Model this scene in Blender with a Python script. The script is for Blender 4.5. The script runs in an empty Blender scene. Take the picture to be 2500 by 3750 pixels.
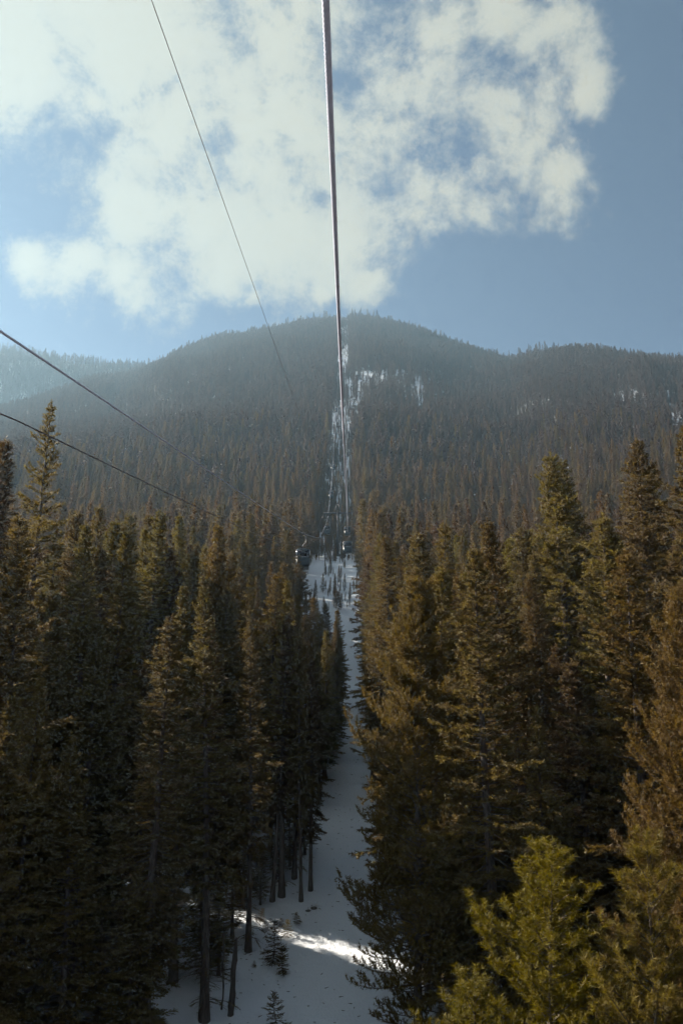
import bpy, math, random
import numpy as np

# ---------------------------------------------------------------- camera, sky, sun, exposure
S = bpy.context.scene
COL = S.collection
PITCH = math.radians(16.0)
F = 3100.0                      # focal length in pixels of the 2500 x 3750 photograph
cam_d = bpy.data.cameras.new('camera'); cam = bpy.data.objects.new('camera', cam_d); COL.objects.link(cam)
cam.location = (0, 0, 0); cam.rotation_euler = (math.pi/2 + PITCH, 0, 0)
cam_d.sensor_fit = 'VERTICAL'; cam_d.sensor_height = 36.0; cam_d.lens = F/3750*36
cam_d.clip_start = 0.1; cam_d.clip_end = 20000
S.camera = cam

SUN_AZ, SUN_EL = math.radians(-63), math.radians(32)
SUN = np.array([math.sin(SUN_AZ)*math.cos(SUN_EL), math.cos(SUN_AZ)*math.cos(SUN_EL), math.sin(SUN_EL)])
SUN_STRENGTH, SKY_STRENGTH, EXPOSURE = 5.0, 0.05, 1.95
HAZE_DENSITY, HAZE_G = 0.00026, 0.40
HAZE_COLOR = (0.36, 0.57, 0.77)
CLOUD_LIGHT = 0.148/0.05        # cloud brightness in units of the sky texture

def pix(x, y):
    """direction through a pixel of the photograph: azimuth, tangent of elevation, unit vector"""
    c, s = math.cos(PITCH), math.sin(PITCH)
    a, b = (x-1250)/F, (1875-y)/F
    v = np.array([a, c - b*s, s + b*c]); v /= np.linalg.norm(v)
    return math.atan2(v[0], v[1]), v[2]/math.hypot(v[0], v[1]), v

class NT:
    """small helper to write node trees"""
    def __init__(s, tree): s.t = tree; tree.nodes.clear()
    def n(s, typ, _in=None, **kw):
        nd = s.t.nodes.new(typ)
        for k, v in kw.items(): setattr(nd, k, v)
        for k, v in (_in or {}).items():
            if isinstance(v, bpy.types.NodeSocket): s.t.links.new(v, nd.inputs[k])
            else: nd.inputs[k].default_value = v
        return nd
    def m(s, op, a, b=0.0, c=None, clamp=False):
        d = {0: a, 1: b}
        if c is not None: d[2] = c
        return s.n('ShaderNodeMath', d, operation=op, use_clamp=clamp).outputs[0]
    def v(s, op, a, b=(0, 0, 0)):
        nd = s.n('ShaderNodeVectorMath', {0: a, 1: b}, operation=op)
        return nd.outputs['Value'] if op in ('DISTANCE', 'DOT_PRODUCT', 'LENGTH') else nd.outputs[0]
    def ramp(s, fac, stops, interp='EASE'):
        r = s.n('ShaderNodeValToRGB', {0: fac}); r.color_ramp.interpolation = interp
        e = r.color_ramp.elements
        while len(e) < len(stops): e.new(0.5)
        for el, (p, c) in zip(e, stops):
            el.position = p; el.color = c if len(c) == 4 else (*c, 1)
        return r.outputs[0]
    def mix(s, fac, a, b):
        nd = s.n('ShaderNodeMix', data_type='RGBA')
        for sock, v in ((nd.inputs[0], fac), (nd.inputs[6], a), (nd.inputs[7], b)):
            if isinstance(v, bpy.types.NodeSocket): s.t.links.new(v, sock)
            else: sock.default_value = v if not isinstance(v, tuple) or len(v) == 4 else (*v, 1)
        return nd.outputs[2]
    def noise(s, vec, scale, detail=4, rough=0.55, dist=0.0, typ='FBM'):
        return s.n('ShaderNodeTexNoise', {'Vector': vec, 'Scale': scale, 'Detail': detail, 'Roughness': rough, 'Distortion': dist}).outputs[0]

world = bpy.data.worlds.new('World'); S.world = world; world.use_nodes = True
world.cycles.sampling_method = 'MANUAL'; world.cycles.sample_map_resolution = 512
w = NT(world.node_tree)
sky = w.n('ShaderNodeTexSky', sky_type='NISHITA', sun_disc=False)
sky.sun_elevation = SUN_EL; sky.sun_rotation = SUN_AZ
sky.altitude = 1600; sky.air_density = 0.28; sky.dust_density = 0.2; sky.ozone_density = 0.3
dirn = w.v('NORMALIZE', w.n('ShaderNodeTexCoord').outputs['Generated'])
warp = w.n('ShaderNodeTexNoise', {'Vector': dirn, 'Scale': 7.0, 'Detail': 1.0}).outputs[1]
dw = w.v('ADD', dirn, w.v('SCALE', w.v('SUBTRACT', warp, (0.5, 0.5, 0.5))))
dw.node.inputs[1].links[0].from_node.inputs['Scale'].default_value = 0.065
# the cloud bank: overlapping puffs given by direction and angular radius
PUFFS = [(40, 110, 330), (480, 120, 360), (1000, 120, 300), (1000, 480, 430), (650, 480, 330), (700, 800, 280),
         (1020, 850, 270), (1260, 880, 230), (1345, 1010, 90), (1480, 760, 220), (1660, 640, 210), (1720, 160, 250), (2020, 160, 170),
         (2150, 330, 110), (1900, 480, 200), (2060, 620, 140), (1420, 350, 270), (480, 780, 190), (250, 960, 135), (430, 1030, 110),
         (130, 930, 80), (320, 420, 110), (1180, 1060, 55), (915, 1070, 50), (1880, 330, 190), (820, 940, 130), (640, 930, 110)]
HOLES = [(1280, 250, 90), (1400, 700, 75), (1590, 500, 95), (1680, 560, 60), (1800, 300, 80), (2040, 230, 60), (1930, 300, 50), (1370, 40, 90), (1760, 690, 60)]
cov = None
for x, y, r in PUFFS:
    d = w.v('DISTANCE', dw, tuple(pix(x, y)[2]))
    c = w.m('SUBTRACT', 1.0, w.m('DIVIDE', d, r/F*(1.04 if x < 1150 else 0.93)))
    cov = c if cov is None else w.m('SMOOTH_MAX', cov, c, 0.25)
for x, y, r in HOLES:
    d = w.v('DISTANCE', dw, tuple(pix(x, y)[2]))
    c = w.m('SUBTRACT', w.m('DIVIDE', d, r/F*2.2), 0.30)
    cov = w.m('SMOOTH_MIN', cov, w.m('ADD', c, 0.10), 0.8)
# the rest of the sky, outside the photograph: broken cloud of the same kind
low = w.noise(dirn, 2.2, 1)
away = w.m('SUBTRACT', 1.0, w.m('MULTIPLY', w.v('DOT_PRODUCT', dirn, tuple(pix(1250, 900)[2])), 1.0))
awm = w.n('ShaderNodeMapRange', {'Value': away, 'From Min': 0.17, 'From Max': 0.32}, interpolation_type='SMOOTHSTEP').outputs[0]
gen = w.m('SUBTRACT', w.m('MULTIPLY', w.m('SUBTRACT', low, 0.52), 5.0), w.m('MULTIPLY', w.m('SUBTRACT', 1.0, awm), 4.0))
cov = w.m('MAXIMUM', cov, gen)
cov = w.m('MAXIMUM', cov, -1.0)
fine = w.noise(dw, 14.0, 6, 0.68, 0.0)
fine2 = w.noise(dirn, 40.0, 5, 0.66, 0.0)
dens = w.m('ADD', cov, w.m('ADD', w.m('MULTIPLY', w.m('SUBTRACT', fine, 0.5), 3.0), w.m('MULTIPLY', w.m('SUBTRACT', fine2, 0.5), 1.25)))
alpha = w.n('ShaderNodeMapRange', {'Value': dens, 'From Min': -0.30, 'From Max': 0.64, 'To Max': 0.97}, interpolation_type='SMOOTHSTEP').outputs[0]
thick = w.n('ShaderNodeMapRange', {'Value': w.m('ADD', w.m('MULTIPLY', cov, 0.6), fine), 'From Min': 0.28, 'From Max': 0.95}).outputs[0]
ccol = w.mix(thick, tuple(CLOUD_LIGHT*k for k in (0.74, 0.75, 0.68)), tuple(CLOUD_LIGHT*k for k in (1.08, 1.03, 0.80)))
final = w.mix(alpha, sky.outputs[0], ccol)
bg = w.n('ShaderNodeBackground', {'Color': final, 'Strength': SKY_STRENGTH})
w.n('ShaderNodeOutputWorld', {'Surface': bg.outputs[0]})

sd = bpy.data.lights.new('sun', 'SUN'); sd.energy = SUN_STRENGTH; sd.angle = math.radians(0.53); sd.color = (1.0, 0.90, 0.74)
so = bpy.data.objects.new('sun', sd); COL.objects.link(so)
from mathutils import Vector
so.rotation_euler = Vector(SUN).to_track_quat('Z', 'Y').to_euler()
so.location = (-60, 50, 60)

S.render.engine = 'CYCLES'
S.view_settings.view_transform = 'Standard'; S.view_settings.look = 'None'
S.view_settings.exposure = EXPOSURE; S.view_settings.gamma = 1.0
cy = S.cycles
cy.max_bounces = 5; cy.diffuse_bounces = 3; cy.glossy_bounces = 1; cy.transmission_bounces = 2
cy.use_adaptive_sampling = True; cy.adaptive_threshold = 0.03; cy.adaptive_min_samples = 12
cy.transparent_max_bounces = 12; cy.volume_bounces = 0
cy.use_denoising = True
cy.sample_clamp_indirect = 4.0

# ---------------------------------------------------------------- helpers
def tag(o, label=None, cat=None, group=None, kind=None):
    for k, v in (('label', label), ('category', cat), ('group', group), ('kind', kind)):
        if v: o[k] = v
    return o

def mesh_np(name, V, tris=None, quads=None, mats=(), mat_idx=None, smooth=False, attrs=None):
    V = np.asarray(V, np.float32).reshape(-1, 3)
    parts, sizes = [], []
    if tris is not None and len(tris): t = np.asarray(tris, np.int32).reshape(-1, 3); parts.append(t.ravel()); sizes.append(np.full(len(t), 3, np.int32))
    if quads is not None and len(quads): q = np.asarray(quads, np.int32).reshape(-1, 4); parts.append(q.ravel()); sizes.append(np.full(len(q), 4, np.int32))
    L = np.concatenate(parts); n = np.concatenate(sizes)
    me = bpy.data.meshes.new(name)
    me.vertices.add(len(V)); me.vertices.foreach_set('co', V.ravel())
    me.loops.add(len(L)); me.loops.foreach_set('vertex_index', L)
    me.polygons.add(len(n)); me.polygons.foreach_set('loop_start', np.concatenate([[0], np.cumsum(n)[:-1]]).astype(np.int32))
    me.polygons.foreach_set('loop_total', n)
    if mat_idx is not None: me.polygons.foreach_set('material_index', np.asarray(mat_idx, np.int32))
    if smooth: me.polygons.foreach_set('use_smooth', np.ones(len(n), bool))
    for m in mats: me.materials.append(m)
    for k, (dom, arr) in (attrs or {}).items():
        a = me.attributes.new(k, 'FLOAT', dom); a.data.foreach_set('value', np.asarray(arr, np.float32))
    me.update(calc_edges=True)
    return me

def obj(name, data, parent=None, loc=(0, 0, 0), rz=0.0, scale=None):
    o = bpy.data.objects.new(name, data); COL.objects.link(o)
    o.location = loc; o.rotation_euler = (0, 0, rz)
    if scale is not None: o.scale = scale
    if parent: o.parent = parent
    return o

class MB:
    """collects boxes, tubes and sheets into one mesh"""
    def __init__(s): s.V, s.Q, s.T, s.k = [], [], [], 0
    def add(s, V, Q=None, T=None):
        V = np.asarray(V, float); s.V.append(V)
        if Q is not None and len(Q): s.Q.append(np.asarray(Q)+s.k)
        if T is not None and len(T): s.T.append(np.asarray(T)+s.k)
        s.k += len(V)
    def box(s, c, d, bev=0.0):
        c = np.array(c, float); d = np.array(d, float)/2
        if not bev:
            V = [c+d*np.array([i, j, k]) for k in (-1, 1) for j in (-1, 1) for i in (-1, 1)]
            s.add(V, [[0, 2, 3, 1], [4, 5, 7, 6], [0, 1, 5, 4], [2, 6, 7, 3], [0, 4, 6, 2], [1, 3, 7, 5]])
        else:
            prof = [(d[2]*-1, bev), (-d[2]+bev, 0), (d[2]-bev, 0), (d[2], bev)]
            V = []
            for z, ins in prof:
                a, b = d[0]-ins, d[1]-ins
                k = bev*0.7
                for x, y in ((a-k, -b), (a, -b+k), (a, b-k), (a-k, b), (-a+k, b), (-a, b-k), (-a, -b+k), (-a+k, -b)): V.append(c+[x, y, z])
            Q = [[r*8+i, r*8+(i+1) % 8, (r+1)*8+(i+1) % 8, (r+1)*8+i] for r in range(3) for i in range(8)]
            T = [[0, i+1, i] for i in range(1, 7)] + [[24, 24+i, 24+i+1] for i in range(1, 7)]
            s.add(V, Q, T)
    def tube(s, P, R, n=8, cap=True):
        P = np.asarray(P, float); R = np.broadcast_to(np.asarray(R, float), (len(P),))
        T = np.gradient(P, axis=0); T /= np.linalg.norm(T, axis=1)[:, None]+1e-12
        ref = np.array([0, 0, 1.0]) if abs(T[0, 2]) < 0.9 else np.array([1.0, 0, 0])
        U = np.cross(T, ref); U /= np.linalg.norm(U, axis=1)[:, None]
        W = np.cross(T, U)
        a = np.arange(n)*2*math.pi/n
        V = (P[:, None]+R[:, None, None]*(U[:, None]*np.cos(a)[None, :, None]+W[:, None]*np.sin(a)[None, :, None])).reshape(-1, 3)
        i = np.arange(len(P)-1)[:, None]*n; j = np.arange(n)[None]; jn = (j+1) % n
        Q = np.stack([i+j, i+jn, i+n+jn, i+n+j], -1).reshape(-1, 4)
        s.add(V, Q)
        if cap:
            k0 = s.k-len(V)
            s.T.append(np.array([[k0, k0+q+1, k0+q] for q in range(1, n-1)])); e = k0+(len(P)-1)*n
            s.T.append(np.array([[e, e+q, e+q+1] for q in range(1, n-1)]))
    def mesh(s, name, mat, smooth=False):
        return mesh_np(name, np.concatenate(s.V), np.concatenate(s.T) if s.T else None, np.concatenate(s.Q) if s.Q else None, [mat], smooth=smooth)

rng0 = np.random.default_rng(7)
_G = rng0.random((256, 256))
def vnoise(x, y):
    xi = np.floor(x).astype(int); yi = np.floor(y).astype(int); fx = x-xi; fy = y-yi
    fx = fx*fx*(3-2*fx); fy = fy*fy*(3-2*fy)
    g = lambda a, b: _G[a % 256, b % 256]
    return (g(xi, yi)*(1-fx)+g(xi+1, yi)*fx)*(1-fy)+(g(xi, yi+1)*(1-fx)+g(xi+1, yi+1)*fx)*fy-0.5
def fbm(x, y, o=4):
    r = 0; a = 1.0
    for k in range(o):
        r = r+a*vnoise(x+17.3*k, y-9.1*k); x = x*2.03; y = y*2.03; a *= 0.5
    return r
def sstep(a, b, x):
    t = np.clip((x-a)/(b-a), 0, 1); return t*t*(3-2*t)

# ---------------------------------------------------------------- materials
def material(name):
    m = bpy.data.materials.new(name); m.use_nodes = True
    return m, NT(m.node_tree)

def foliage_mat(name, dark, mid, light, trans=0.42):
    m, t = material(name)
    at = t.n('ShaderNodeAttribute', attribute_name='tint').outputs['Fac']
    rnd = t.n('ShaderNodeObjectInfo').outputs['Random']
    f = t.m('ADD', t.m('MULTIPLY', at, 0.65), t.m('MULTIPLY', rnd, 0.35))
    c = t.ramp(f, [(0.1, dark), (0.5, mid), (0.92, light)], 'LINEAR')
    hv = t.n('ShaderNodeHueSaturation', {'Hue': t.m('ADD', 0.476, t.m('MULTIPLY', t.m('FRACT', t.m('MULTIPLY', rnd, 7.31)), 0.032)), 'Saturation': 1.28, 'Value': t.m('ADD', 0.82, t.m('MULTIPLY', t.m('FRACT', t.m('MULTIPLY', rnd, 3.77)), 0.4)), 'Color': c})
    c = hv.outputs[0]
    b = t.n('ShaderNodeBsdfPrincipled', {'Base Color': c, 'Roughness': 0.62, 'Specular IOR Level': 0.35})
    tr = t.n('ShaderNodeBsdfTranslucent', {'Color': c})
    mx = t.n('ShaderNodeMixShader', {0: trans, 1: b.outputs[0], 2: tr.outputs[0]})
    t.n('ShaderNodeOutputMaterial', {'Surface': mx.outputs[0]})
    return m
M = {}
M['spruce'] = foliage_mat('spruce_needles', (0.082, 0.064, 0.050), (0.126, 0.099, 0.048), (0.178, 0.146, 0.052))
M['pine'] = foliage_mat('pine_needles', (0.075, 0.061, 0.020), (0.112, 0.090, 0.023), (0.16, 0.128, 0.030), 0.4)

def bark_mat():
    m, t = material('conifer_bark')
    co = t.n('ShaderNodeTexCoord').outputs['Object']
    n = t.noise(t.v('MULTIPLY', co, (14, 14, 2.5)), 1.0, 5, 0.65)
    c = t.ramp(n, [(0.3, (0.035, 0.026, 0.024)), (0.7, (0.12, 0.092, 0.08))])
    bp = t.n('ShaderNodeBump', {'Height': n, 'Strength': 0.6, 'Distance': 0.03})
    b = t.n('ShaderNodeBsdfPrincipled', {'Base Color': c, 'Roughness': 0.9, 'Normal': bp.outputs[0]})
    t.n('ShaderNodeOutputMaterial', {'Surface': b.outputs[0]})
    return m
M['bark'] = bark_mat()

def ground_mat():
    m, t = material('snow_ground')
    co = t.n('ShaderNodeTexCoord').outputs['Object']
    at = t.n('ShaderNodeAttribute', attribute_name='snow').outputs['Fac']
    n1 = t.noise(co, 0.35, 6, 0.6, 0.4); n2 = t.noise(co, 2.2, 6, 0.62); n3 = t.noise(co, 9.0, 5, 0.6)
    k = t.m('ADD', at, t.m('MULTIPLY', t.m('SUBTRACT', n2, 0.5), 0.55))
    k = t.m('ADD', k, t.m('MULTIPLY', t.m('SUBTRACT', n1, 0.5), 0.5))
    fac = t.n('ShaderNodeMapRange', {'Value': k, 'From Min': 0.38, 'From Max': 0.62}, interpolation_type='SMOOTHSTEP').outputs[0]
    snow = t.mix(t.m('MULTIPLY', t.m('ADD', n3, n1), 0.6, clamp=True), (0.86, 0.89, 0.96), (0.72, 0.76, 0.84))
    deb = t.n('ShaderNodeMapRange', {'Value': t.noise(co, 26.0, 4, 0.7), 'From Min': 0.66, 'From Max': 0.74}).outputs[0]
    snow = t.mix(t.m('MULTIPLY', deb, 0.7), snow, (0.20, 0.16, 0.12))
    duff = t.mix(n3, (0.035, 0.026, 0.018), (0.085, 0.065, 0.045))
    c = t.mix(fac, duff, snow)
    h = t.m('ADD', t.m('MULTIPLY', n2, 0.6), t.m('MULTIPLY', n3, 0.25))
    bp = t.n('ShaderNodeBump', {'Height': h, 'Strength': 0.8, 'Distance': 0.35})
    b = t.n('ShaderNodeBsdfPrincipled', {'Base Color': c, 'Roughness': 0.7, 'Normal': bp.outputs[0], 'Specular IOR Level': 0.3})
    t.n('ShaderNodeOutputMaterial', {'Surface': b.outputs[0]})
    return m
M['ground'] = ground_mat()

def plain(name, col, rough=0.5, metal=0.0, var=0.25, scale=6.0, spec=0.5):
    m, t = material(name)
    co = t.n('ShaderNodeTexCoord').outputs['Object']
    n = t.noise(co, scale, 5, 0.6)
    c = t.mix(n, tuple(k*(1-var) for k in col), tuple(min(1, k*(1+var)) for k in col))
    r = t.m('ADD', t.m('MULTIPLY', n, 0.2), rough-0.1)
    b = t.n('ShaderNodeBsdfPrincipled', {'Base Color': c, 'Roughness': r, 'Metallic': metal, 'Specular IOR Level': spec})
    t.n('ShaderNodeOutputMaterial', {'Surface': b.outputs[0]})
    return m
M['rope'] = plain('greased_steel_rope', (0.57, 0.57, 0.70), 0.42, 0.2, 0.2, 30)
M['cable'] = plain('weathered_cable', (0.09, 0.055, 0.06), 0.55, 0.2, 0.3, 20)
M['steel'] = plain('painted_tower_steel', (0.10, 0.09, 0.10), 0.5, 0.6, 0.2)
M['panel'] = plain('cabin_panel', (0.035, 0.05, 0.065), 0.4, 0.1, 0.15)
M['trim'] = plain('cabin_frame_aluminium', (0.55, 0.55, 0.58), 0.25, 0.9, 0.1)
M['rubber'] = plain('sheave_rubber', (0.03, 0.03, 0.032), 0.8)
M['rock'] = plain('dark_rock', (0.10, 0.09, 0.085), 0.9, 0, 0.4, 5)
M['deadwood'] = plain('grey_deadwood', (0.055, 0.042, 0.038), 0.9, 0, 0.35, 8)
def glass_mat():
    m, t = material('tinted_cabin_glass')
    b = t.n('ShaderNodeBsdfPrincipled', {'Base Color': (0.05, 0.05, 0.07, 1), 'Roughness': 0.06, 'Transmission Weight': 0.55, 'IOR': 1.45})
    t.n('ShaderNodeOutputMaterial', {'Surface': b.outputs[0]})
    return m
M['glass'] = glass_mat()

# ---------------------------------------------------------------- terrain
PD = np.array([-3000, -700, -300, -90, 0, 30, 60, 100, 150, 190, 215, 250, 300, 425, 700, 1000, 1100, 1300.])
PZ = np.array([-120, -110, -82, -43, -20.6, -13.1, -5.7, 8, 27, 42, 51, 68, 95, 171, 345, 545, 606, 720.])
_d = np.arange(-3000, 1300, 2.0); _z = np.interp(_d, PD, PZ)
_k = np.hanning(17); _k /= _k.sum()
_zs = np.convolve(np.pad(_z, 8, mode='edge'), _k, 'valid'); _zs[:20] = _z[:20]; _zs[-20:] = _z[-20:]
def prof(d): return np.interp(d, _d, _zs)

def ridge_table(rows):
    a, te, R = [], [], []
    for x, y, r in rows:
        az, t, _ = pix(x, y); a.append(az); te.append(t-11.0/r); R.append(r)
    return np.array(a), np.array(te), np.array(R)
MAIN = ridge_table([(-1500, 1700, 420), (-600, 1660, 420), (0, 1500, 860), (200, 1420, 940), (330, 1375, 980), (420, 1348, 1000), (500, 1328, 1010), (560, 1312, 1015),
                    (600, 1296, 1020), (640, 1272, 1030), (780, 1225, 1060), (900, 1208, 1080), (1000, 1188, 1090), (1100, 1163, 1100), (1200, 1146, 1100), (1290, 1138, 1100),
                    (1380, 1148, 1090), (1500, 1190, 1060), (1650, 1240, 1020), (1760, 1275, 990), (1850, 1300, 960), (1900, 1288, 930), (1950, 1270, 900), (2020, 1262, 880),
                    (2200, 1268, 860), (2350, 1280, 840), (2500, 1295, 820), (3200, 1380, 800), (4200, 1500, 800)])
FAR = ridge_table([(-1500, 1420, 1400), (-600, 1260, 1400), (0, 1260, 1220), (160, 1285, 1200), (350, 1311, 1160), (530, 1318, 1130), (640, 1335, 1130), (760, 1430, 1120), (1000, 1700, 1400), (1250, 2000, 1400)])
T0 = prof(200.0)/200.0
TR = prof(1100.0)/1100.0
def ground(x, y):
    x = np.asarray(x, float); y = np.asarray(y, float)
    D = np.hypot(x, y)+1e-6; az = np.arctan2(x, y)
    azc = np.clip(az, MAIN[0][0], MAIN[0][-1])
    te = np.interp(azc, MAIN[0], MAIN[1]); R = np.interp(azc, MAIN[0], MAIN[2])
    near = prof(y)
    s = np.clip((D-200)/(R-200), 0, None)
    Dp = 200+s*900
    tt = T0+(prof(np.minimum(Dp, 1100))/np.minimum(Dp, 1100)-T0)*(te-T0)/(TR-T0)
    hill = np.minimum(D, R)*tt
    hill = np.where(D > R, hill-0.30*(D-R)-0.0006*(D-R)**2*(D < R+300)-(D >= R+300)*(54+0.0*(D-R)), hill)
    k = sstep(120, 300, D)*sstep(math.radians(100), math.radians(55), np.abs(az))
    z = near*(1-k)+hill*k
    tf = np.interp(np.clip(az, FAR[0][0], FAR[0][-1]), FAR[0], FAR[1])
    Rf = np.interp(np.clip(az, FAR[0][0], FAR[0][-1]), FAR[0], FAR[2]); Df = np.minimum(D, Rf)
    zf = Df*tf*sstep(0.30, 1.04, Df/Rf)/sstep(0.30, 1.04, 1.0)
    zf = np.where(D > Rf, zf-0.35*(D-Rf), zf)
    kf = sstep(500, 900, D)*sstep(math.radians(80), math.radians(50), np.abs(az))*(az < math.radians(2))
    z = np.maximum(z, zf*kf-(1-kf)*300)
    z = np.maximum(z, -125)
    amp = np.clip((D-20)/400, 0, 1)*7.0
    rr = np.clip(1-np.abs(D/R-0.72)/0.24, 0, 1)
    z = z+rr*16*fbm(az*19.0+4.2, D/420.0, 2)*sstep(0.02, 0.06, np.abs(az))
    z = z+amp*fbm(x/140.0+3, y/140.0)+0.5*fbm(x/11.0, y/11.0, 3)*np.clip(D/30, 0.3, 1)+0.20*fbm(x/2.3, y/2.3, 3)
    return z

# haul-rope line (uphill lane) and the cut in the forest below it
RX = (np.array([-60, 0, 140, 205, 425, 1100, 1200]), np.array([-0.64, -0.13, 1.06, 1.5, 2.2, 6.0, 6.5]))
def rope_x(d): return np.interp(d, *RX)
def rope_z0(d):
    d = np.asarray(d, float)
    a = 3.4+0.2372*d
    b = np.interp(d, [140, 170, 188, 199, 206, 248, 298, 425, 700, 1000, 1100, 1150], [36.6, 45.6, 51.3, 55.2, 58.0, 78.5, 105, 182, 354, 553, 614, 630])
    return np.where(d < 140, a, b)
_rd = np.arange(-100, 1200, 1.0); _rk = np.hanning(27); _rk /= _rk.sum()
_rz = np.convolve(np.pad(rope_z0(_rd), 13, mode='reflect', reflect_type='odd'), _rk, 'valid')
def rope_z(d): return np.interp(d, _rd, _rz)
_ls = np.interp(_rd, [0, 12, 40, 91, 140, 170, 199], [0, -0.13, -0.62, -1.4, -1.15, -0.5, 0]); _ls = np.convolve(np.pad(_ls, 13, mode='edge'), _rk, 'valid')
def lane_sag(d): return np.interp(d, _rd, _ls)
def lane_sag_raw(d): return np.interp(d, [0, 12, 40, 91, 140, 170, 199], [0, -0.13, -0.62, -1.4, -1.15, -0.5, 0])
def cable_sag(d): return np.interp(d, [0, 16, 38, 65, 91, 140, 175, 205], [0, -0.12, -0.9, -1.7, -2.1, -1.8, -0.8, 0])
CUT_D = np.array([-80, 0, 30, 38, 46, 50, 60, 75, 88, 100, 130, 250, 500, 1200.])
CUT_L = np.array([-10, -9, -4.9, -4.2, -3.2, -2.4, -2.1, -2.2, -3.0, -5.2, -7.0, -6.0, -4.4, 0.2])
CUT_R = np.array([7, 6, 4.2, 3.6, 2.6, 2.3, 2.1, 2.0, 2.0, 2.1, 2.4, 2.9, 4.2, 7.2])
def cut_l(d): return np.interp(d, CUT_D, CUT_L)
def cut_r(d): return np.interp(d, CUT_D, CUT_R)
# open snowy patches on the mountainside: azimuth, elevation tangent, half sizes, how open
CLEAR = [(1330, 1385, 75, 28, 0.75), (1300, 1440, 22, 45, .8), (1420, 1365, 60, 18, 0.6), (1500, 1420, 90, 55, 0.35), (1532, 1430, 14, 60, 0.8), (1600, 1415, 60, 40, 0.3),
         (2290, 1448, 40, 20, 0.62), (2380, 1455, 80, 22, 0.5), (2485, 1525, 25, 14, 0.9), (420, 1470, 14, 26, 0.5)]
CLEAR_A = [(pix(x, y)[0], pix(x, y)[1], hx/F*1.3, hy/F*1.2, o*0.88) for x, y, hx, hy, o in CLEAR]
def openness(x, y, z):
    D = np.hypot(x, y); az = np.arctan2(x, y); te = z/np.maximum(D, 1)
    o = np.zeros_like(D)
    for a, t, ha, ht, k in CLEAR_A:
        q = ((az-a)/ha)**2+((te-t)/ht)**2
        o = np.maximum(o, k*sstep(1.35, 0.6, q))
    o = np.maximum(o, 0.4*sstep(0.42, 0.62, fbm(x/34.0+71, y/55.0+13, 3))*(D > 380))
    o = np.where(D > 330, o, 0)
    return np.clip(o+0.5*o*fbm(x/18.0, y/26.0, 2), 0, 1)

def build_terrain():
    az = np.concatenate([np.radians(np.arange(-180, -80, 4.0)), np.radians(np.arange(-80, -34, 1.0)), np.radians(np.arange(-34, 34, 0.22)), np.radians(np.arange(34, 80, 1.0)), np.radians(np.arange(80, 180, 4.0))])
    r = [1.5]
    while r[-1] < 4200: r.append(r[-1]*1.02+0.02)
    r = np.array(r)
    A, Rr = np.meshgrid(az, r)
    X = Rr*np.sin(A); Y = Rr*np.cos(A); Z = ground(X, Y)
    n = len(az); m = len(r)
    V = np.stack([X, Y, Z], -1).reshape(-1, 3)
    i = np.arange(m-1)[:, None]*n; j = np.arange(n)[None]; jn = (j+1) % n
    Q = np.stack([i+j, i+jn, i+n+jn, i+n+j], -1).reshape(-1, 4)
    V = np.concatenate([V, [[0, 0, float(ground(0.0, 0.0))]]]); c = len(V)-1
    T = np.stack([np.full(n, c), (np.arange(n)+1) % n, np.arange(n)], -1)
    x, y = V[:, 0], V[:, 1]
    e = 1.2
    inside = sstep(-e, e, x-cut_l(y)+0.6+5.5*sstep(75, 50, y)*sstep(34, 45, y)+1.6*fbm(x/2.5, y/2.5, 3)*(y < 90))*sstep(-e, e, cut_r(y)-x+0.6)*(y > -60)
    sn = np.maximum(inside, openness(x, y, V[:, 2])*1.2)
    sn = np.maximum(sn, 0.36+0.45*fbm(x/4.0, y/4.0, 4))
    me = mesh_np('ground', V, T, Q[:, ::-1], [M['ground']], smooth=True, attrs={'snow': ('POINT', np.clip(sn, 0, 1))})
    o = obj('ground', me); tag(o, kind='structure', label='snowy mountainside with a narrow cut climbing to the ridge')
    return o
build_terrain()

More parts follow.
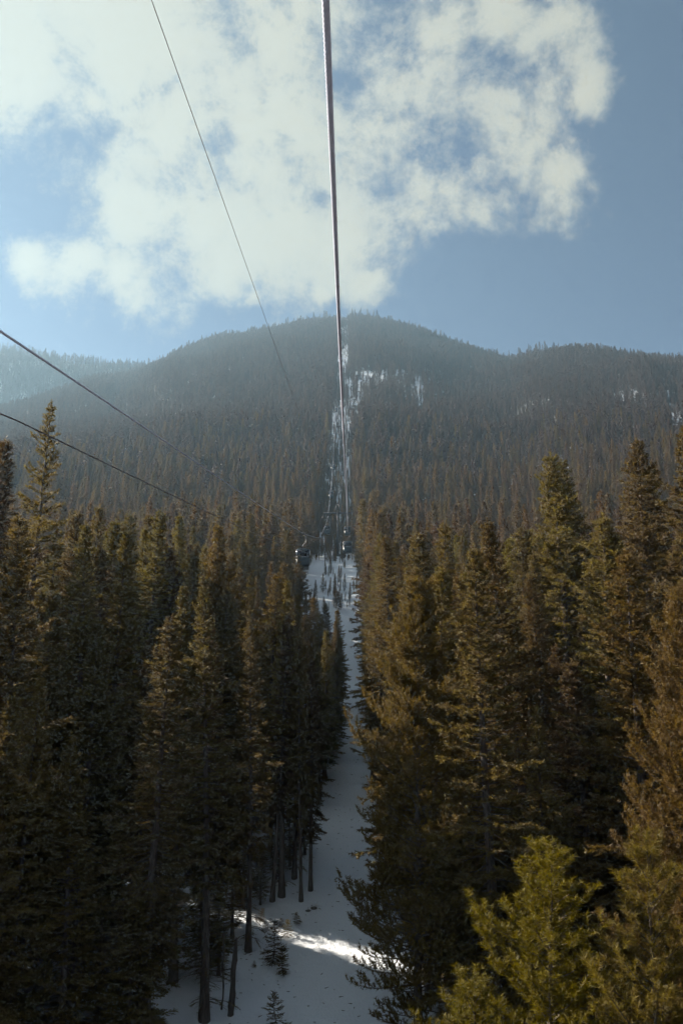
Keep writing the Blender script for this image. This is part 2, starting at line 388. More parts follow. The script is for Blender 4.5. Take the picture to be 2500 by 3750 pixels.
# ---------------------------------------------------------------- conifers
def conifer(seed, H, R, hb, nbr, nd, nl, nw, tsp=0.26, style='spruce', wood=True, clump=0.5, sparse=0.0):
    """returns trunk (V, Q), foliage (V tris, tint); units are metres, tree stands at the origin"""
    g = np.random.default_rng(seed)
    tr = MB()
    zz = np.linspace(-0.6, H*0.985, 12)
    bend = np.stack([g.normal(0, 0.012)*zz+0.10*np.sin(zz/H*4+g.random()*6), g.normal(0, 0.012)*zz+0.10*np.sin(zz/H*3+g.random()*6), zz], 1)
    r0 = (0.0115 if style == 'spruce' else 0.010)*H
    tr.tube(bend, np.clip(r0*(1-np.clip(zz, 0, H)/H)**0.85, 0.012, None)*(1+0.5*np.exp(-np.clip(zz, 0, None)/0.5)), 8 if wood else 4, cap=False)
    axis = lambda z: np.array([np.interp(z, zz, bend[:, 0]), np.interp(z, zz, bend[:, 1]), z])
    A, B = [], []
    ts = hb+(1-hb)*(np.linspace(0, 1, nbr)**(0.92))*0.985
    ph = g.random()*6.28
    cl = g.random(64); cl2 = g.random((24, 9))
    for q, t in enumerate(ts):
        if g.random() < sparse: continue
        tt = (t-hb)/(1-hb)
        ph += 2.39996+g.normal(0, 0.35)
        if style == 'spruce':
            pr = (1-tt)**0.78*min(1, 0.50+tt*2.4)
            el = -0.38+1.05*tt**1.2+g.normal(0, 0.13); droop = 0.28*(1-tt); up = 0.30
        elif style == 'narrow':
            pr = (1-tt)**0.65*min(1, 0.6+tt*2.0)
            el = -0.55+1.05*tt**1.3+g.normal(0, 0.13); droop = 0.22*(1-tt); up = 0.28
        else:
            pr = (1-tt)**0.55*min(1, 0.55+tt*2.0)
            el = 0.0+0.85*tt+g.normal(0, 0.18); droop = 0.22*(1-tt); up = 0.42
        cn = cl2[int(tt*23.9), int((ph % 6.283)/6.2832*8.99)]
        L = R*pr*(0.62+0.5*g.random())*(1-clump+2*clump*cn)*(0.85+0.3*cl[int(tt*63)])+0.10+0.10*(1-tt)
        p0 = axis(t*H)
        s = np.linspace(0, 1, 6)
        oh = np.array([math.cos(ph), math.sin(ph)])
        hz = L*s*math.cos(el); vz = L*(math.sin(el)*s-droop*s**2+up*s**3*0.8)
        sw = g.normal(0, 0.10)*L*s**2
        P = np.stack([p0[0]+oh[0]*hz-oh[1]*sw, p0[1]+oh[1]*hz+oh[0]*sw, p0[2]+vz], 1)
        if wood and L > 0.35: tr.tube(P[:5], np.linspace(0.012+0.011*L, 0.006, 5), 3, cap=False)
        ds = np.linalg.norm(P[1]-P[0])
        s0 = 0.30 if (tt < 0.6 and L > 1.2) else 0.08
        A.append(P[2 if s0 > 0.2 else 0:-1]); B.append(P[3 if s0 > 0.2 else 1:])
        k = max(2, int(L*(1-s0)/tsp))
        sk = s0+(0.97-s0)*(np.arange(k)+g.random(k)*0.8)/k
        base = np.stack([np.interp(sk, s, P[:, c]) for c in range(3)], 1)
        ii = np.clip((sk*5).astype(int), 0, 4)
        tan = P[ii+1]-P[ii]; tan /= np.linalg.norm(tan, axis=1)[:, None]
        side = np.cross(tan, [0, 0, 1.0]); side /= np.linalg.norm(side, axis=1)[:, None]+1e-9
        for sg in (-1, 1):
            an = 0.85+g.normal(0, 0.18, k)
            d = tan*np.cos(an)[:, None]+sg*side*np.sin(an)[:, None]
            d[:, 2] += g.normal(0.02 if style != 'pine' else 0.38, 0.20, k)
            d /= np.linalg.norm(d, axis=1)[:, None]
            ln = (0.42*(1-sk)*L+0.16+0.06*L)*(0.55+0.7*g.random(k))
            e = base+d*ln[:, None]
            if style == 'pine':
                mid = base+d*(ln*0.45)[:, None]
                e = mid+d*(ln*0.45)[:, None]; e[:, 2] += ln*0.25
                A.append(mid); B.append(e)
            else:
                if ln.mean() > 0.5:      # hanging second-order sprays
                    m2 = base+d*(ln*0.55)[:, None]; e2 = m2+d*(ln*0.2)[:, None]+side*(-sg*0.2*ln)[:, None]; e2[:, 2] -= 0.18*ln
                    A.append(m2); B.append(e2)
                A.append(base); B.append(e)
        if wood and style == 'spruce' and hb > 0.12 and q % 2 == 0:     # dead twigs on the bare stem
            h = g.random()*hb*H*0.95+0.8; a = g.random()*6.28; l = 0.4+g.random()*1.6
            pp = axis(h); e1 = pp+np.array([math.cos(a)*l*.6, math.sin(a)*l*.6, -0.1*l]); tr.tube([pp, e1, pp+np.array([math.cos(a)*l, math.sin(a)*l, -0.3*l])], [0.026, 0.016, 0.006], 3, cap=False)
            for a2 in (a+0.7, a-0.8): tr.tube([e1, e1+np.array([math.cos(a2)*l*.35, math.sin(a2)*l*.35, -0.12*l])], [0.011, 0.004], 3, cap=False)
            if g.random() < 0.3: A.append(np.array([e1])); B.append(np.array([pp+np.array([math.cos(a)*l, math.sin(a)*l, -0.3*l])]))
    top = axis(H*0.985)
    A.append(np.array([top-[0, 0, 0.9], top-[0, 0, 0.3]])); B.append(np.array([top-[0, 0, 0.3], top+[0, 0, H*0.015+0.15]]))
    A = np.concatenate(A); B = np.concatenate(B)
    ln = np.linalg.norm(B-A, axis=1)
    n = g.poisson(ln*nd)
    id_ = np.repeat(np.arange(len(A)), n); m = len(id_)
    u = (B-A)/(ln[:, None]+1e-9)
    rv = g.normal(size=(m, 3)); U = u[id_]
    pe = rv-(rv*U).sum(1)[:, None]*U; pe /= np.linalg.norm(pe, axis=1)[:, None]+1e-9
    ca = g.uniform(0.45, 0.95, m) if style != 'pine' else g.uniform(0.35, 0.9, m)
    d = U*ca[:, None]+pe*np.sqrt(1-ca**2)[:, None]
    p = A[id_]+(B-A)[id_]*g.random(m)[:, None]
    l = nl*g.uniform(0.6, 1.25, m); wd = np.cross(d, g.normal(size=(m, 3))); wd /= np.linalg.norm(wd, axis=1)[:, None]+1e-9
    hw = (0.5*nw*g.uniform(0.7, 1.3, m))[:, None]
    V = np.stack([p-wd*hw, p+wd*hw, p+d*l[:, None]], 1).reshape(-1, 3)
    br = g.random(len(A))
    tint = np.clip(0.55*br[id_]+0.45*g.random(m), 0, 1)
    return tr, V, tint

def tree_meshes(name, mat, **kw):
    tr, V, tint = conifer(**kw)
    trunk = tr.mesh(name+'_trunk', M['bark'], smooth=True)
    crown = mesh_np(name+'_crown', V, np.arange(len(V)).reshape(-1, 3), None, [mat], attrs={'tint': ('FACE', tint)})
    return trunk, crown, kw['H']

def tree_joined(name, mat, **kw):
    tr, V, tint = conifer(**kw)
    tv = np.concatenate(tr.V); tq = np.concatenate(tr.Q)
    nt = len(V)//3
    me = mesh_np(name, np.concatenate([V, tv]), np.arange(len(V)).reshape(-1, 3), tq+len(V), [mat, M['bark']],
                 mat_idx=np.concatenate([np.zeros(nt), np.ones(len(tq))]), attrs={'tint': ('FACE', np.concatenate([tint, np.zeros(len(tq))]))})
    return me, kw['H']

M['slope'] = foliage_mat('high_slope_needles', (0.043, 0.032, 0.034), (0.064, 0.047, 0.043), (0.092, 0.069, 0.050), 0.3)
M['midslope'] = foliage_mat('lower_slope_needles', (0.074, 0.054, 0.045), (0.114, 0.083, 0.048), (0.160, 0.121, 0.054), 0.35)
sp, pi_ = M['spruce'], M['pine']
HI = [tree_meshes('spruce_%d' % i, sp, seed=10+i, H=22, R=R, hb=hb, nbr=nb, nd=78, nl=0.145, nw=0.040, style=st, clump=cl, sparse=sp_)
      for i, (R, hb, nb, st, cl, sp_) in enumerate([(2.6, 0.10, 300, 'spruce', 0.35, 0.0), (3.0, 0.16, 290, 'spruce', 0.45, 0.05), (2.2, 0.30, 250, 'narrow', 0.4, 0.05),
                                                    (1.9, 0.22, 270, 'narrow', 0.35, 0.0), (3.3, 0.08, 320, 'spruce', 0.5, 0.08), (2.3, 0.27, 240, 'spruce', 0.5, 0.10)])]
FIRM = foliage_mat('fir_needles', (0.095, 0.070, 0.046), (0.140, 0.104, 0.042), (0.195, 0.150, 0.046))
PINE = [tree_meshes('pine_%d' % i, (pi_, FIRM)[i], seed=60+i, H=12, R=R, hb=hb, nbr=nb, nd=250, nl=0.12, nw=0.012, tsp=0.19, style='pine', clump=0.5)
        for i, (R, hb, nb) in enumerate([(2.0, 0.12, 112), (1.8, 0.2, 104)])]
BIGPINE = tree_meshes('tall_pine', FIRM, seed=81, H=24, R=4.3, hb=0.06, nbr=400, nd=80, nl=0.17, nw=0.036, tsp=0.22, style='pine', clump=0.45)
SPIRE = tree_meshes('spire_spruce', sp, seed=91, H=27, R=2.9, hb=0.15, nbr=230, nd=85, nl=0.15, nw=0.042, style='spruce', clump=0.6, sparse=0.22)
SAP = [tree_meshes('sapling_%d' % i, sp, seed=120+i, H=1.7, R=0.62, hb=0.03, nbr=34, nd=150, nl=0.06, nw=0.014, tsp=0.12, style='spruce', clump=0.35) for i in range(2)]

# ---------------------------------------------------------------- individual trees
PLANTED = []       # x, y, height, crown radius
def plant(name, kit, x, y, h, rz, label, group=None, wide=1.0, cat='tree'):
    trunk, crown, H = kit
    s = h/H
    root = obj(name, None, loc=(x, y, float(ground(x, y))), rz=rz)
    root.empty_display_size = 0.5
    q = math.sin(x*12.9+y*78.2)*43758.5; root.rotation_euler = (0.035*math.sin(q), 0.035*math.cos(q*1.7), rz)
    tag(root, label, cat, group)
    for nm, me in (('trunk', trunk), ('crown', crown)):
        c = obj(nm, me, root); c.scale = (s*wide, s*wide, s)
    PLANTED.append((x, y, h))
    return root
def spot(px_, py_, D):
    az, te, _ = pix(px_, py_)
    x, y = D*math.sin(az), D*math.cos(az)
    return x, y, te*D-float(ground(x, y))
def hero(px_, py_, D, kit, label, name='spruce_tree', wide=1.0, group=None):
    x, y, h = spot(px_, py_, D)
    return plant(name, kit, x, y, h, (px_*0.37+py_*0.11) % 6.28, label, group, wide)

hero(170, 1480, 54, SPIRE, 'tallest spire-topped spruce at the left edge, its ragged tip crossed by a cable')
hero(60, 1625, 47, HI[4], 'broad brown-lit spruce at the left edge, just below the spire-topped one', wide=1.1)
hero(-60, 1900, 40, HI[1], 'spruce cut by the left edge of the picture at mid height', wide=1.1)
hero(300, 1950, 60, HI[3], 'slim spruce standing right of the spire-topped tree')
hero(480, 1880, 66, HI[2], 'narrow dark spruce tip rising left of the lower left cable end')
hero(600, 1895, 70, HI[3], 'narrow spruce with pointed tip, middle one of three left of the cabins')
hero(712, 1885, 64, HI[0], 'pointed spruce nearest the cable ends, left of the cabins')
hero(870, 2010, 74, HI[1], 'golden-lit spruce below and left of the nearest cabin')
hero(950, 2110, 82, HI[0], 'spruce just left of the nearest gondola cabin')
hero(540, 2330, 44, HI[1], 'spruce with sunlit crown in the middle of the left stand', wide=1.05)
hero(790, 2290, 47, HI[0], 'full golden-topped spruce left of the narrow snow gap', wide=1.05)
hero(1005, 2380, 58, HI[3], 'slim spruce with golden tip bordering the cut, left of the dark clump')
hero(330, 2700, 36, HI[4], 'bushy spruce low in the left stand', wide=1.1)
hero(150, 2480, 37, HI[0], 'spruce with lit horizontal boughs near the left edge')
hero(1500, 2120, 37, BIGPINE, 'big tufted fir whose boughs hang over the right side of the snow', name='fir_tree', wide=1.0)
hero(1618, 1915, 66, HI[3], 'slim pointed spruce behind the big tufted fir')
hero(2030, 1655, 55, HI[4], 'tall broad golden spruce on the right, left one of a twin pair', wide=1.35)
hero(2078, 1668, 57, HI[2], 'thin dark spire beside the tall broad golden spruce')
hero(2265, 1612, 52, HI[1], 'tall spruce with knobbly blunt tip on the right', wide=1.25)
hero(2355, 1705, 57, HI[3], 'darker slim spruce right of the knobbly-tipped one')
hero(2500, 1570, 40, HI[4], 'tree cut by the right edge of the picture, topmost there', wide=1.2)
hero(2290, 2010, 34, HI[1], 'golden clumped spruce low on the right', wide=1.4)
hero(2420, 2150, 29, BIGPINE, 'yellow-lit fir filling the right edge at mid height', name='fir_tree', wide=0.95)
hero(1850, 2250, 43, HI[0], 'shaded spruce behind the small yellow pine', wide=1.4)
hero(2110, 2420, 37, HI[4], 'wide golden-brown spruce between the small yellow pine and the tall twin pair', wide=1.4)
hero(1690, 2330, 46, HI[1], 'dim olive spruce right of the big tufted fir', wide=1.3)
hero(1955, 3095, 23.5, PINE[0], 'bright yellow-green young pine in the lower right foreground', name='pine_tree', wide=1.55)
hero(2330, 3080, 22, PINE[1], 'yellow-green young pine in the lower right corner', name='pine_tree', wide=1.25)
hero(1762, 3570, 21.5, PINE[0], 'small yellow pine tip at the bottom, left of the brightest pine', name='pine_tree', wide=1.5)
# bare-stemmed trees at the left edge of the snow: foot of the trunk given
def edge_tree(bx, by, h, kit, label, wide=1.0):
    az, te, v = pix(bx, by)
    for D in np.arange(25, 200, 0.25):      # where the sight line meets the ground
        if te*D <= float(ground(D*math.sin(az), D*math.cos(az))): break
    return plant('spruce_tree', kit, D*math.sin(az), D*math.cos(az), h, bx*0.7, label, 'bare-stemmed trees beside the snow', wide)
BARE = HI[5]
edge_tree(905, 3490, 17, BARE, 'bare-stemmed tree standing alone on the snow, lower left of the cut', 0.8)
edge_tree(1035, 3285, 18, BARE, 'thickest bare trunk at the edge of the snow, middle of the row', 0.85)
edge_tree(1078, 3225, 17, BARE, 'thinner bare trunk right behind the thickest one', 0.7)
edge_tree(995, 3310, 16, HI[2], 'bare trunk left of the thickest one at the edge of the snow', 0.8)
edge_tree(1100, 3300, 15, HI[2], 'slender trunk right of the thickest one at the snow edge', 0.7)
edge_tree(1140, 3270, 13, HI[3], 'last tree of the row, its twiggy boughs reaching over the snow', 0.9)
edge_tree(745, 3745, 19, BARE, 'dark trunk at the bottom edge, left of the snow', 0.9)
edge_tree(640, 3600, 18, HI[5], 'dark bare trunk in the shade left of the snow', 0.9)
for bx, by, h, lab in [(1060, 3175, 4.0, 'bushy young conifer behind the thickest bare trunk'), (1112, 3130, 5.0, 'young conifer behind the slender trunk of the row'), (1005, 3225, 4.5, 'young conifer between the two leftmost trunks of the row'),
                       (955, 3320, 3.2, 'low young conifer left of the trunk row, above the snow'), (890, 3330, 5.0, 'young conifer behind the tree standing alone on the snow'), (850, 3440, 5.0, 'young conifer just left of the tree standing alone'),
                       (800, 3580, 4.2, 'young conifer behind the broken dead trunk'), (745, 3600, 6.0, 'young conifer in the shade left of the broken dead trunk')]:
    edge_tree(bx, by, h, HI[0], lab, 1.7)['group'] = 'young conifers between the stems'
for bx, by, h, i in [(1190, 2860, 12, 0), (1170, 2930, 11, 3), (1215, 2790, 10.5, 0), (1180, 2780, 12.5, 3), (1225, 2720, 11, 0), (1240, 2640, 11, 3), (1150, 2860, 13, 0), (1200, 2650, 12, 0), (1160, 2700, 13, 3), (1130, 2950, 14, 0)]:
    edge_tree(bx, by, h, HI[i], 'dark conifer of the clump that pinches the snow cut', 1.3)['group'] = 'dark clump in the cut'

# ---------------------------------------------------------------- the wood: scatter
g = np.random.default_rng(2024)
SUNSPOTS = [(1090, 3405), (1150, 3440), (1230, 3510), (1290, 3545), (1200, 3035)]
SS = []
for bx, by in SUNSPOTS:
    az, te, v = pix(bx, by)
    for D in np.arange(25, 120, 0.25):
        if te*D <= float(ground(D*math.sin(az), D*math.cos(az))): break
    SS.append((D*math.sin(az), D*math.cos(az), te*D))
def scatter(step, r0, r1, amax):
    X, Y = np.meshgrid(np.arange(-r1, r1, step), np.arange(-r1*0.2, r1, step))
    x = (X+g.uniform(-.48, .48, X.shape)*step).ravel(); y = (Y+g.uniform(-.48, .48, X.shape)*step).ravel()
    D = np.hypot(x, y); az = np.degrees(np.arctan2(x, y))
    k = (D >= r0) & (D < r1) & (np.abs(az) < amax)
    return x[k], y[k]
parts = [scatter(3.0, 10, 130, 75), scatter(3.5, 130, 330, 28), scatter(3.9, 330, 1130, 26)]
xf, yf = scatter(6.0, 1130, 1430, 27)
kk = xf < -0.10*yf; parts.append((xf[kk], yf[kk]))
azq = np.radians(np.arange(-23.5, 24.5, 0.17)); azq = azq+np.radians(g.uniform(-.16, .16, len(azq)))
Rq = np.interp(azq, MAIN[0], MAIN[2])+g.uniform(-14, 6, len(azq)); kq = Rq > 850
azf_ = np.radians(np.arange(-23.5, -10.5, 0.17)); azf_ = azf_+np.radians(g.uniform(-.14, .14, len(azf_)))
Rf_ = np.interp(azf_, FAR[0], FAR[2])+g.uniform(-12, 6, len(azf_))
n_before = sum(len(p[0]) for p in parts)
parts.append((np.concatenate([(Rq*np.sin(azq))[kq], Rf_*np.sin(azf_)]), np.concatenate([(Rq*np.cos(azq))[kq], Rf_*np.cos(azf_)])))
n_main = sum(len(p[0]) for p in parts)
xu, yu = scatter(3.4, 30, 110, 40); parts.append((xu, yu)); n_under = len(xu)
yc = g.uniform(100, 1100, 2600); uc = g.random(2600)
xc = (cut_l(yc)-1.0)*(1-uc)+(cut_r(yc)+1.0)*uc
parts.append((xc, yc))
x = np.concatenate([p[0] for p in parts]); y = np.concatenate([p[1] for p in parts])
z = ground(x, y); D = np.hypot(x, y); az = np.degrees(np.arctan2(x, y))
h = np.where(D < 150, g.uniform(14, 22.5, len(x)), np.where(D < 330, g.uniform(9, 16.5, len(x)), g.uniform(7, 13.5, len(x))))
h = np.where((D > 72) & (D < 150), h*0.84, h)
h *= 1+0.22*fbm(x/25.0+5, y/25.0, 2)+np.where(D > 200, 0.45*fbm(x/75.0, y/75.0, 2), 0)
Rm0 = np.interp(np.radians(az), MAIN[0], MAIN[2])
h = np.where((np.abs(D-Rm0) < 50) & (D > 800), h*0.62, h)
row = np.zeros(len(x), bool); row[n_before:n_main] = True
h = np.where(row, g.uniform(8.5, 17, len(x)), h)
under = np.zeros(len(x), bool); under[n_main:n_main+n_under] = True
incut = np.zeros(len(x), bool); incut[n_main+n_under:] = True
h = np.where(under, g.uniform(3, 9, len(x)), h)
h = np.where(incut, g.uniform(3.0, 7.5, len(x))*np.where(y < 200, 0.5, 1.0), h)
cr = np.where(D < 200, 1.3, 0.7)
keep = ~((x > cut_l(y)-cr) & (x < cut_r(y)+cr*0.4) & (y > -60) & ~incut)
keep &= ~incut | (fbm(x/7.0+40, y/16.0, 3) > np.where(y < 190, 0.02, np.where(y < 460, -0.46, -0.34)))
opn = np.max([openness(x, y, z+f*h) for f in (0, .25, .5, .75, .95)], axis=0)
keep &= g.random(len(x)) > opn
# nothing close to the camera inside the view, nothing taller than the foreground allows
front = np.abs(az) < 27
keep &= ~(front & (D < 33))
keep &= ~((az < -27) & (g.random(len(x)) < 0.52))
keep &= ~((D < 16)) & ~((az > 30) & (D > 60)) & ~((az < -30) & (D > 110))
keep &= ~((np.abs(x-rope_x(y)) < 2.6) & (z+h > rope_z(y)-3.0)) & ~((np.abs(x-rope_x(y)+4.9) < 2.6) & (z+h > rope_z(y)-3.0))
# back slopes of the ridges are not planted
azr = np.radians(az); Rm = np.interp(azr, MAIN[0], MAIN[2])
keep &= ~((D > Rm+25) & (D < 700+0*D) & (azr > math.radians(-40)) & (D > Rm+60)) | (D > 900)
for i, (tx, ty, th) in enumerate(PLANTED): keep &= np.hypot(x-tx, y-ty) > (2.3 if D[i] < 1e9 else 0)
# gaps that let the sun reach the snow
for sx, sy, sz in SS:
    dx, dy = SUN[0], SUN[1]; hl = math.hypot(dx, dy); ux, uy = dx/hl, dy/hl
    t = (x-sx)*ux+(y-sy)*uy; off = np.abs((x-sx)*uy-(y-sy)*ux)
    ray = sz+t*SUN[2]/hl
    rad = 2.4*np.clip((z+h-ray)/h, 0, 1)**0.8+0.15
    keep &= ~((t > 0) & (t < 70) & (ray < z+h) & (ray > z+1) & (off < rad*0.77))
x, y, z, h, D, az = (a[keep] for a in (x, y, z, h, D, az))
# the largest in view stand as objects, the rest are the wood
inview = (np.abs(az) < 22.5) & (D < 160)
score = np.where(inview, h/D, -1); order = np.argsort(-score)
N_IND = 235
ind = order[:N_IND]
for i in ind:
    k = int(g.integers(0, 6)); kit = HI[[0, 1, 2, 3, 4, 3][k]] if D[i] > 60 else HI[[0, 1, 4, 3, 4, 0][k]]
    left = x[i] < 0; side = 'left' if left else 'right'
    depth = 'front' if D[i] < 52 else ('middle' if D[i] < 78 else 'rear')
    pxx = 1250+F*math.tan(math.radians(az[i]))
    where = ('beside the snow cut' if pxx > 850 else ('mid-stand' if pxx > 420 else 'toward the left edge')) if left else ('beside the snow cut' if pxx < 1650 else ('mid-stand' if pxx < 2080 else 'toward the right edge'))
    form = 'slim' if kit in (HI[2], HI[3]) else ('broad' if kit in (HI[4], HI[1]) else 'full-crowned')
    lab = '%s conifer in the %s rows of the %s stand, %s' % (form, depth, side, where)
    grp = '%s rows of the %s stand' % (depth, side)
    plant('spruce_tree', kit, float(x[i]), float(y[i]), float(h[i]), float(g.random()*6.28), lab, grp, float(g.uniform(1.0, 1.5)))

rest = np.ones(len(x), bool); rest[ind] = False
x, y, z, h, D = (a[rest] for a in (x, y, z, h, D))
LIB = bpy.data.collections.new('wood_library')
protos = []
for i, (R, hb, nb, st) in enumerate([(2.3, 0.12, 150, 'spruce'), (1.9, 0.18, 150, 'narrow'), (2.6, 0.15, 150, 'spruce'), (1.7, 0.25, 140, 'narrow'), (2.1, 0.08, 150, 'spruce')]):
    protos.append(tree_joined('wood_a%d' % i, M['midslope'], seed=200+i, H=18, R=R, hb=hb, nbr=nb, nd=15, nl=0.34, nw=0.12, tsp=0.4, style=st, wood=False, clump=0.4))
for i, (R, hb, nb, st) in enumerate([(1.9, 0.05, 80, 'spruce'), (1.5, 0.08, 80, 'narrow'), (2.0, 0.05, 85, 'spruce'), (1.3, 0.10, 75, 'narrow'), (1.7, 0.05, 85, 'spruce')]):
    protos.append(tree_joined('wood_b%d' % i, M['slope'], seed=300+i, H=14, R=R, hb=hb, nbr=nb, nd=5.0, nl=0.62, nw=0.26, tsp=0.6, style=st, wood=False, clump=0.4))
for i, (R, hb, nb, st) in enumerate([(2.7, 0.10, 290, 'spruce'), (2.1, 0.2, 260, 'narrow'), (3.0, 0.14, 280, 'spruce')]):
    protos.append(tree_joined('wood_c%d' % i, sp, seed=400+i, H=21, R=R, hb=hb, nbr=nb, nd=70, nl=0.15, nw=0.042, style=st, wood=True, clump=0.45))
for i, (me, H) in enumerate(protos):
    o = bpy.data.objects.new('wood_proto_%02d' % i, me); LIB.objects.link(o)
PH = np.array([p[1] for p in protos])
var = np.where(D+g.uniform(-140, 20, len(x)) < 270, g.integers(0, 5, len(x)), 5+g.integers(0, 5, len(x)))
var = np.where(D < 95, 10+g.integers(0, 3, len(x)), var)
sc = h/PH[var]; wd = sc*g.uniform(0.85, 1.25, len(x))

def forest_object(name, sel, label):
    n = int(sel.sum())
    me = bpy.data.meshes.new(name); me.vertices.add(n)
    me.vertices.foreach_set('co', np.stack([x[sel], y[sel], z[sel]-0.1], 1).astype(np.float32).ravel())
    a = me.attributes.new('variant', 'INT', 'POINT'); a.data.foreach_set('value', var[sel].astype(np.int32))
    a = me.attributes.new('spin', 'FLOAT_VECTOR', 'POINT'); a.data.foreach_set('vector', np.stack([g.normal(0, .02, n), g.normal(0, .02, n), g.random(n)*6.28], 1).astype(np.float32).ravel())
    a = me.attributes.new('size', 'FLOAT_VECTOR', 'POINT'); a.data.foreach_set('vector', np.stack([wd[sel], wd[sel], sc[sel]], 1).astype(np.float32).ravel())
    o = obj(name, me); tag(o, label, None, None, 'stuff'); o['category'] = 'forest'
    ng = bpy.data.node_groups.new(name+'_nodes', 'GeometryNodeTree')
    ng.interface.new_socket('Geometry', in_out='INPUT', socket_type='NodeSocketGeometry')
    ng.interface.new_socket('Geometry', in_out='OUTPUT', socket_type='NodeSocketGeometry')
    N, Lk = ng.nodes, ng.links
    gi = N.new('NodeGroupInput'); go = N.new('NodeGroupOutput')
    ci = N.new('GeometryNodeCollectionInfo'); ci.inputs['Collection'].default_value = LIB
    ci.inputs['Separate Children'].default_value = True; ci.inputs['Reset Children'].default_value = True
    ip = N.new('GeometryNodeInstanceOnPoints'); ip.inputs['Pick Instance'].default_value = True
    def na(nm, typ):
        q = N.new('GeometryNodeInputNamedAttribute'); q.data_type = typ; q.inputs[0].default_value = nm; return q.outputs[0]
    er = N.new('FunctionNodeEulerToRotation'); Lk.new(na('spin', 'FLOAT_VECTOR'), er.inputs[0])
    Lk.new(gi.outputs[0], ip.inputs['Points']); Lk.new(ci.outputs[0], ip.inputs['Instance'])
    Lk.new(na('variant', 'INT'), ip.inputs['Instance Index']); Lk.new(er.outputs[0], ip.inputs['Rotation'])
    Lk.new(na('size', 'FLOAT_VECTOR'), ip.inputs['Scale']); Lk.new(ip.outputs[0], go.inputs[0])
    md = o.modifiers.new('wood', 'NODES'); md.node_group = ng
    return o
forest_object('forest', np.ones(len(x), bool), 'dense conifer forest covering the whole mountainside up to the ridges')

# ---------------------------------------------------------------- ropes and cables
def rope(name, P, r, mat, label, cat, group=None, twist_to=None, lobes=6):
    P = np.asarray(P, float)
    T = np.gradient(P, axis=0); T /= np.linalg.norm(T, axis=1)[:, None]
    U = np.cross(T, [0, 0, 1.0]); U /= np.linalg.norm(U, axis=1)[:, None]; W = np.cross(T, U)
    dist = np.concatenate([[0], np.cumsum(np.linalg.norm(np.diff(P, axis=0), axis=1))])
    n = 24 if twist_to else 8
    a = np.arange(n)*2*math.pi/n
    if twist_to:
        tw = dist*2*math.pi/(r*2*6.5)
        amp = np.where(P[:, 1] < twist_to, 0.17, 0.0)
        rad = r*(1-amp[:, None]+amp[:, None]*np.abs(np.cos((a[None]-tw[:, None])*lobes/2))*1.6)
    else: rad = np.full((len(P), n), r)
    V = P[:, None]+rad[:, :, None]*(U[:, None]*np.cos(a)[None, :, None]+W[:, None]*np.sin(a)[None, :, None])
    i = np.arange(len(P)-1)[:, None]*n; j = np.arange(n)[None]; jn = (j+1) % n
    Q = np.stack([i+j, i+jn, i+n+jn, i+n+j], -1).reshape(-1, 4)
    me = mesh_np(name, V.reshape(-1, 3), None, Q, [mat], smooth=True)
    o = obj(name, me); tag(o, label, cat, group); return o
dn = np.concatenate([np.arange(-60, 2, 2.0), np.arange(2, 22, 0.014), np.arange(22, 140, 1.0), np.arange(140, 1110, 4.0)])
df = np.concatenate([np.arange(-60, 140, 1.0), np.arange(140, 1110, 4.0)])
LANE = 4.9
rope('haul_rope', np.stack([rope_x(dn), dn, rope_z(dn)], 1), 0.023, M['rope'], 'thick twisted steel rope running overhead up the middle of the picture', 'rope', 'lift ropes', twist_to=22)
rope('haul_rope', np.stack([rope_x(df)-LANE, df, rope_z(df)+lane_sag(df)], 1), 0.021, M['rope'], 'upper dark rope entering from the left edge toward the nearest cabin', 'rope', 'lift ropes')
dc = np.concatenate([np.arange(-60, 206, 1.0)])
rope('cable', np.stack([rope_x(dc)-6.6, dc, rope_z(dc)-0.55+cable_sag(dc)], 1), 0.017, M['cable'], 'lower dark cable at the left, crossing the tip of the spruce', 'cable', 'side cables')
dt = np.arange(-60, 206, 1.0)
rope('cable', np.stack([rope_x(dt)-2.2, dt, rope_z(dt)+3.35], 1), 0.0055, M['cable'], 'hair-thin cable crossing the clouds left of the thick rope', 'cable', 'side cables')

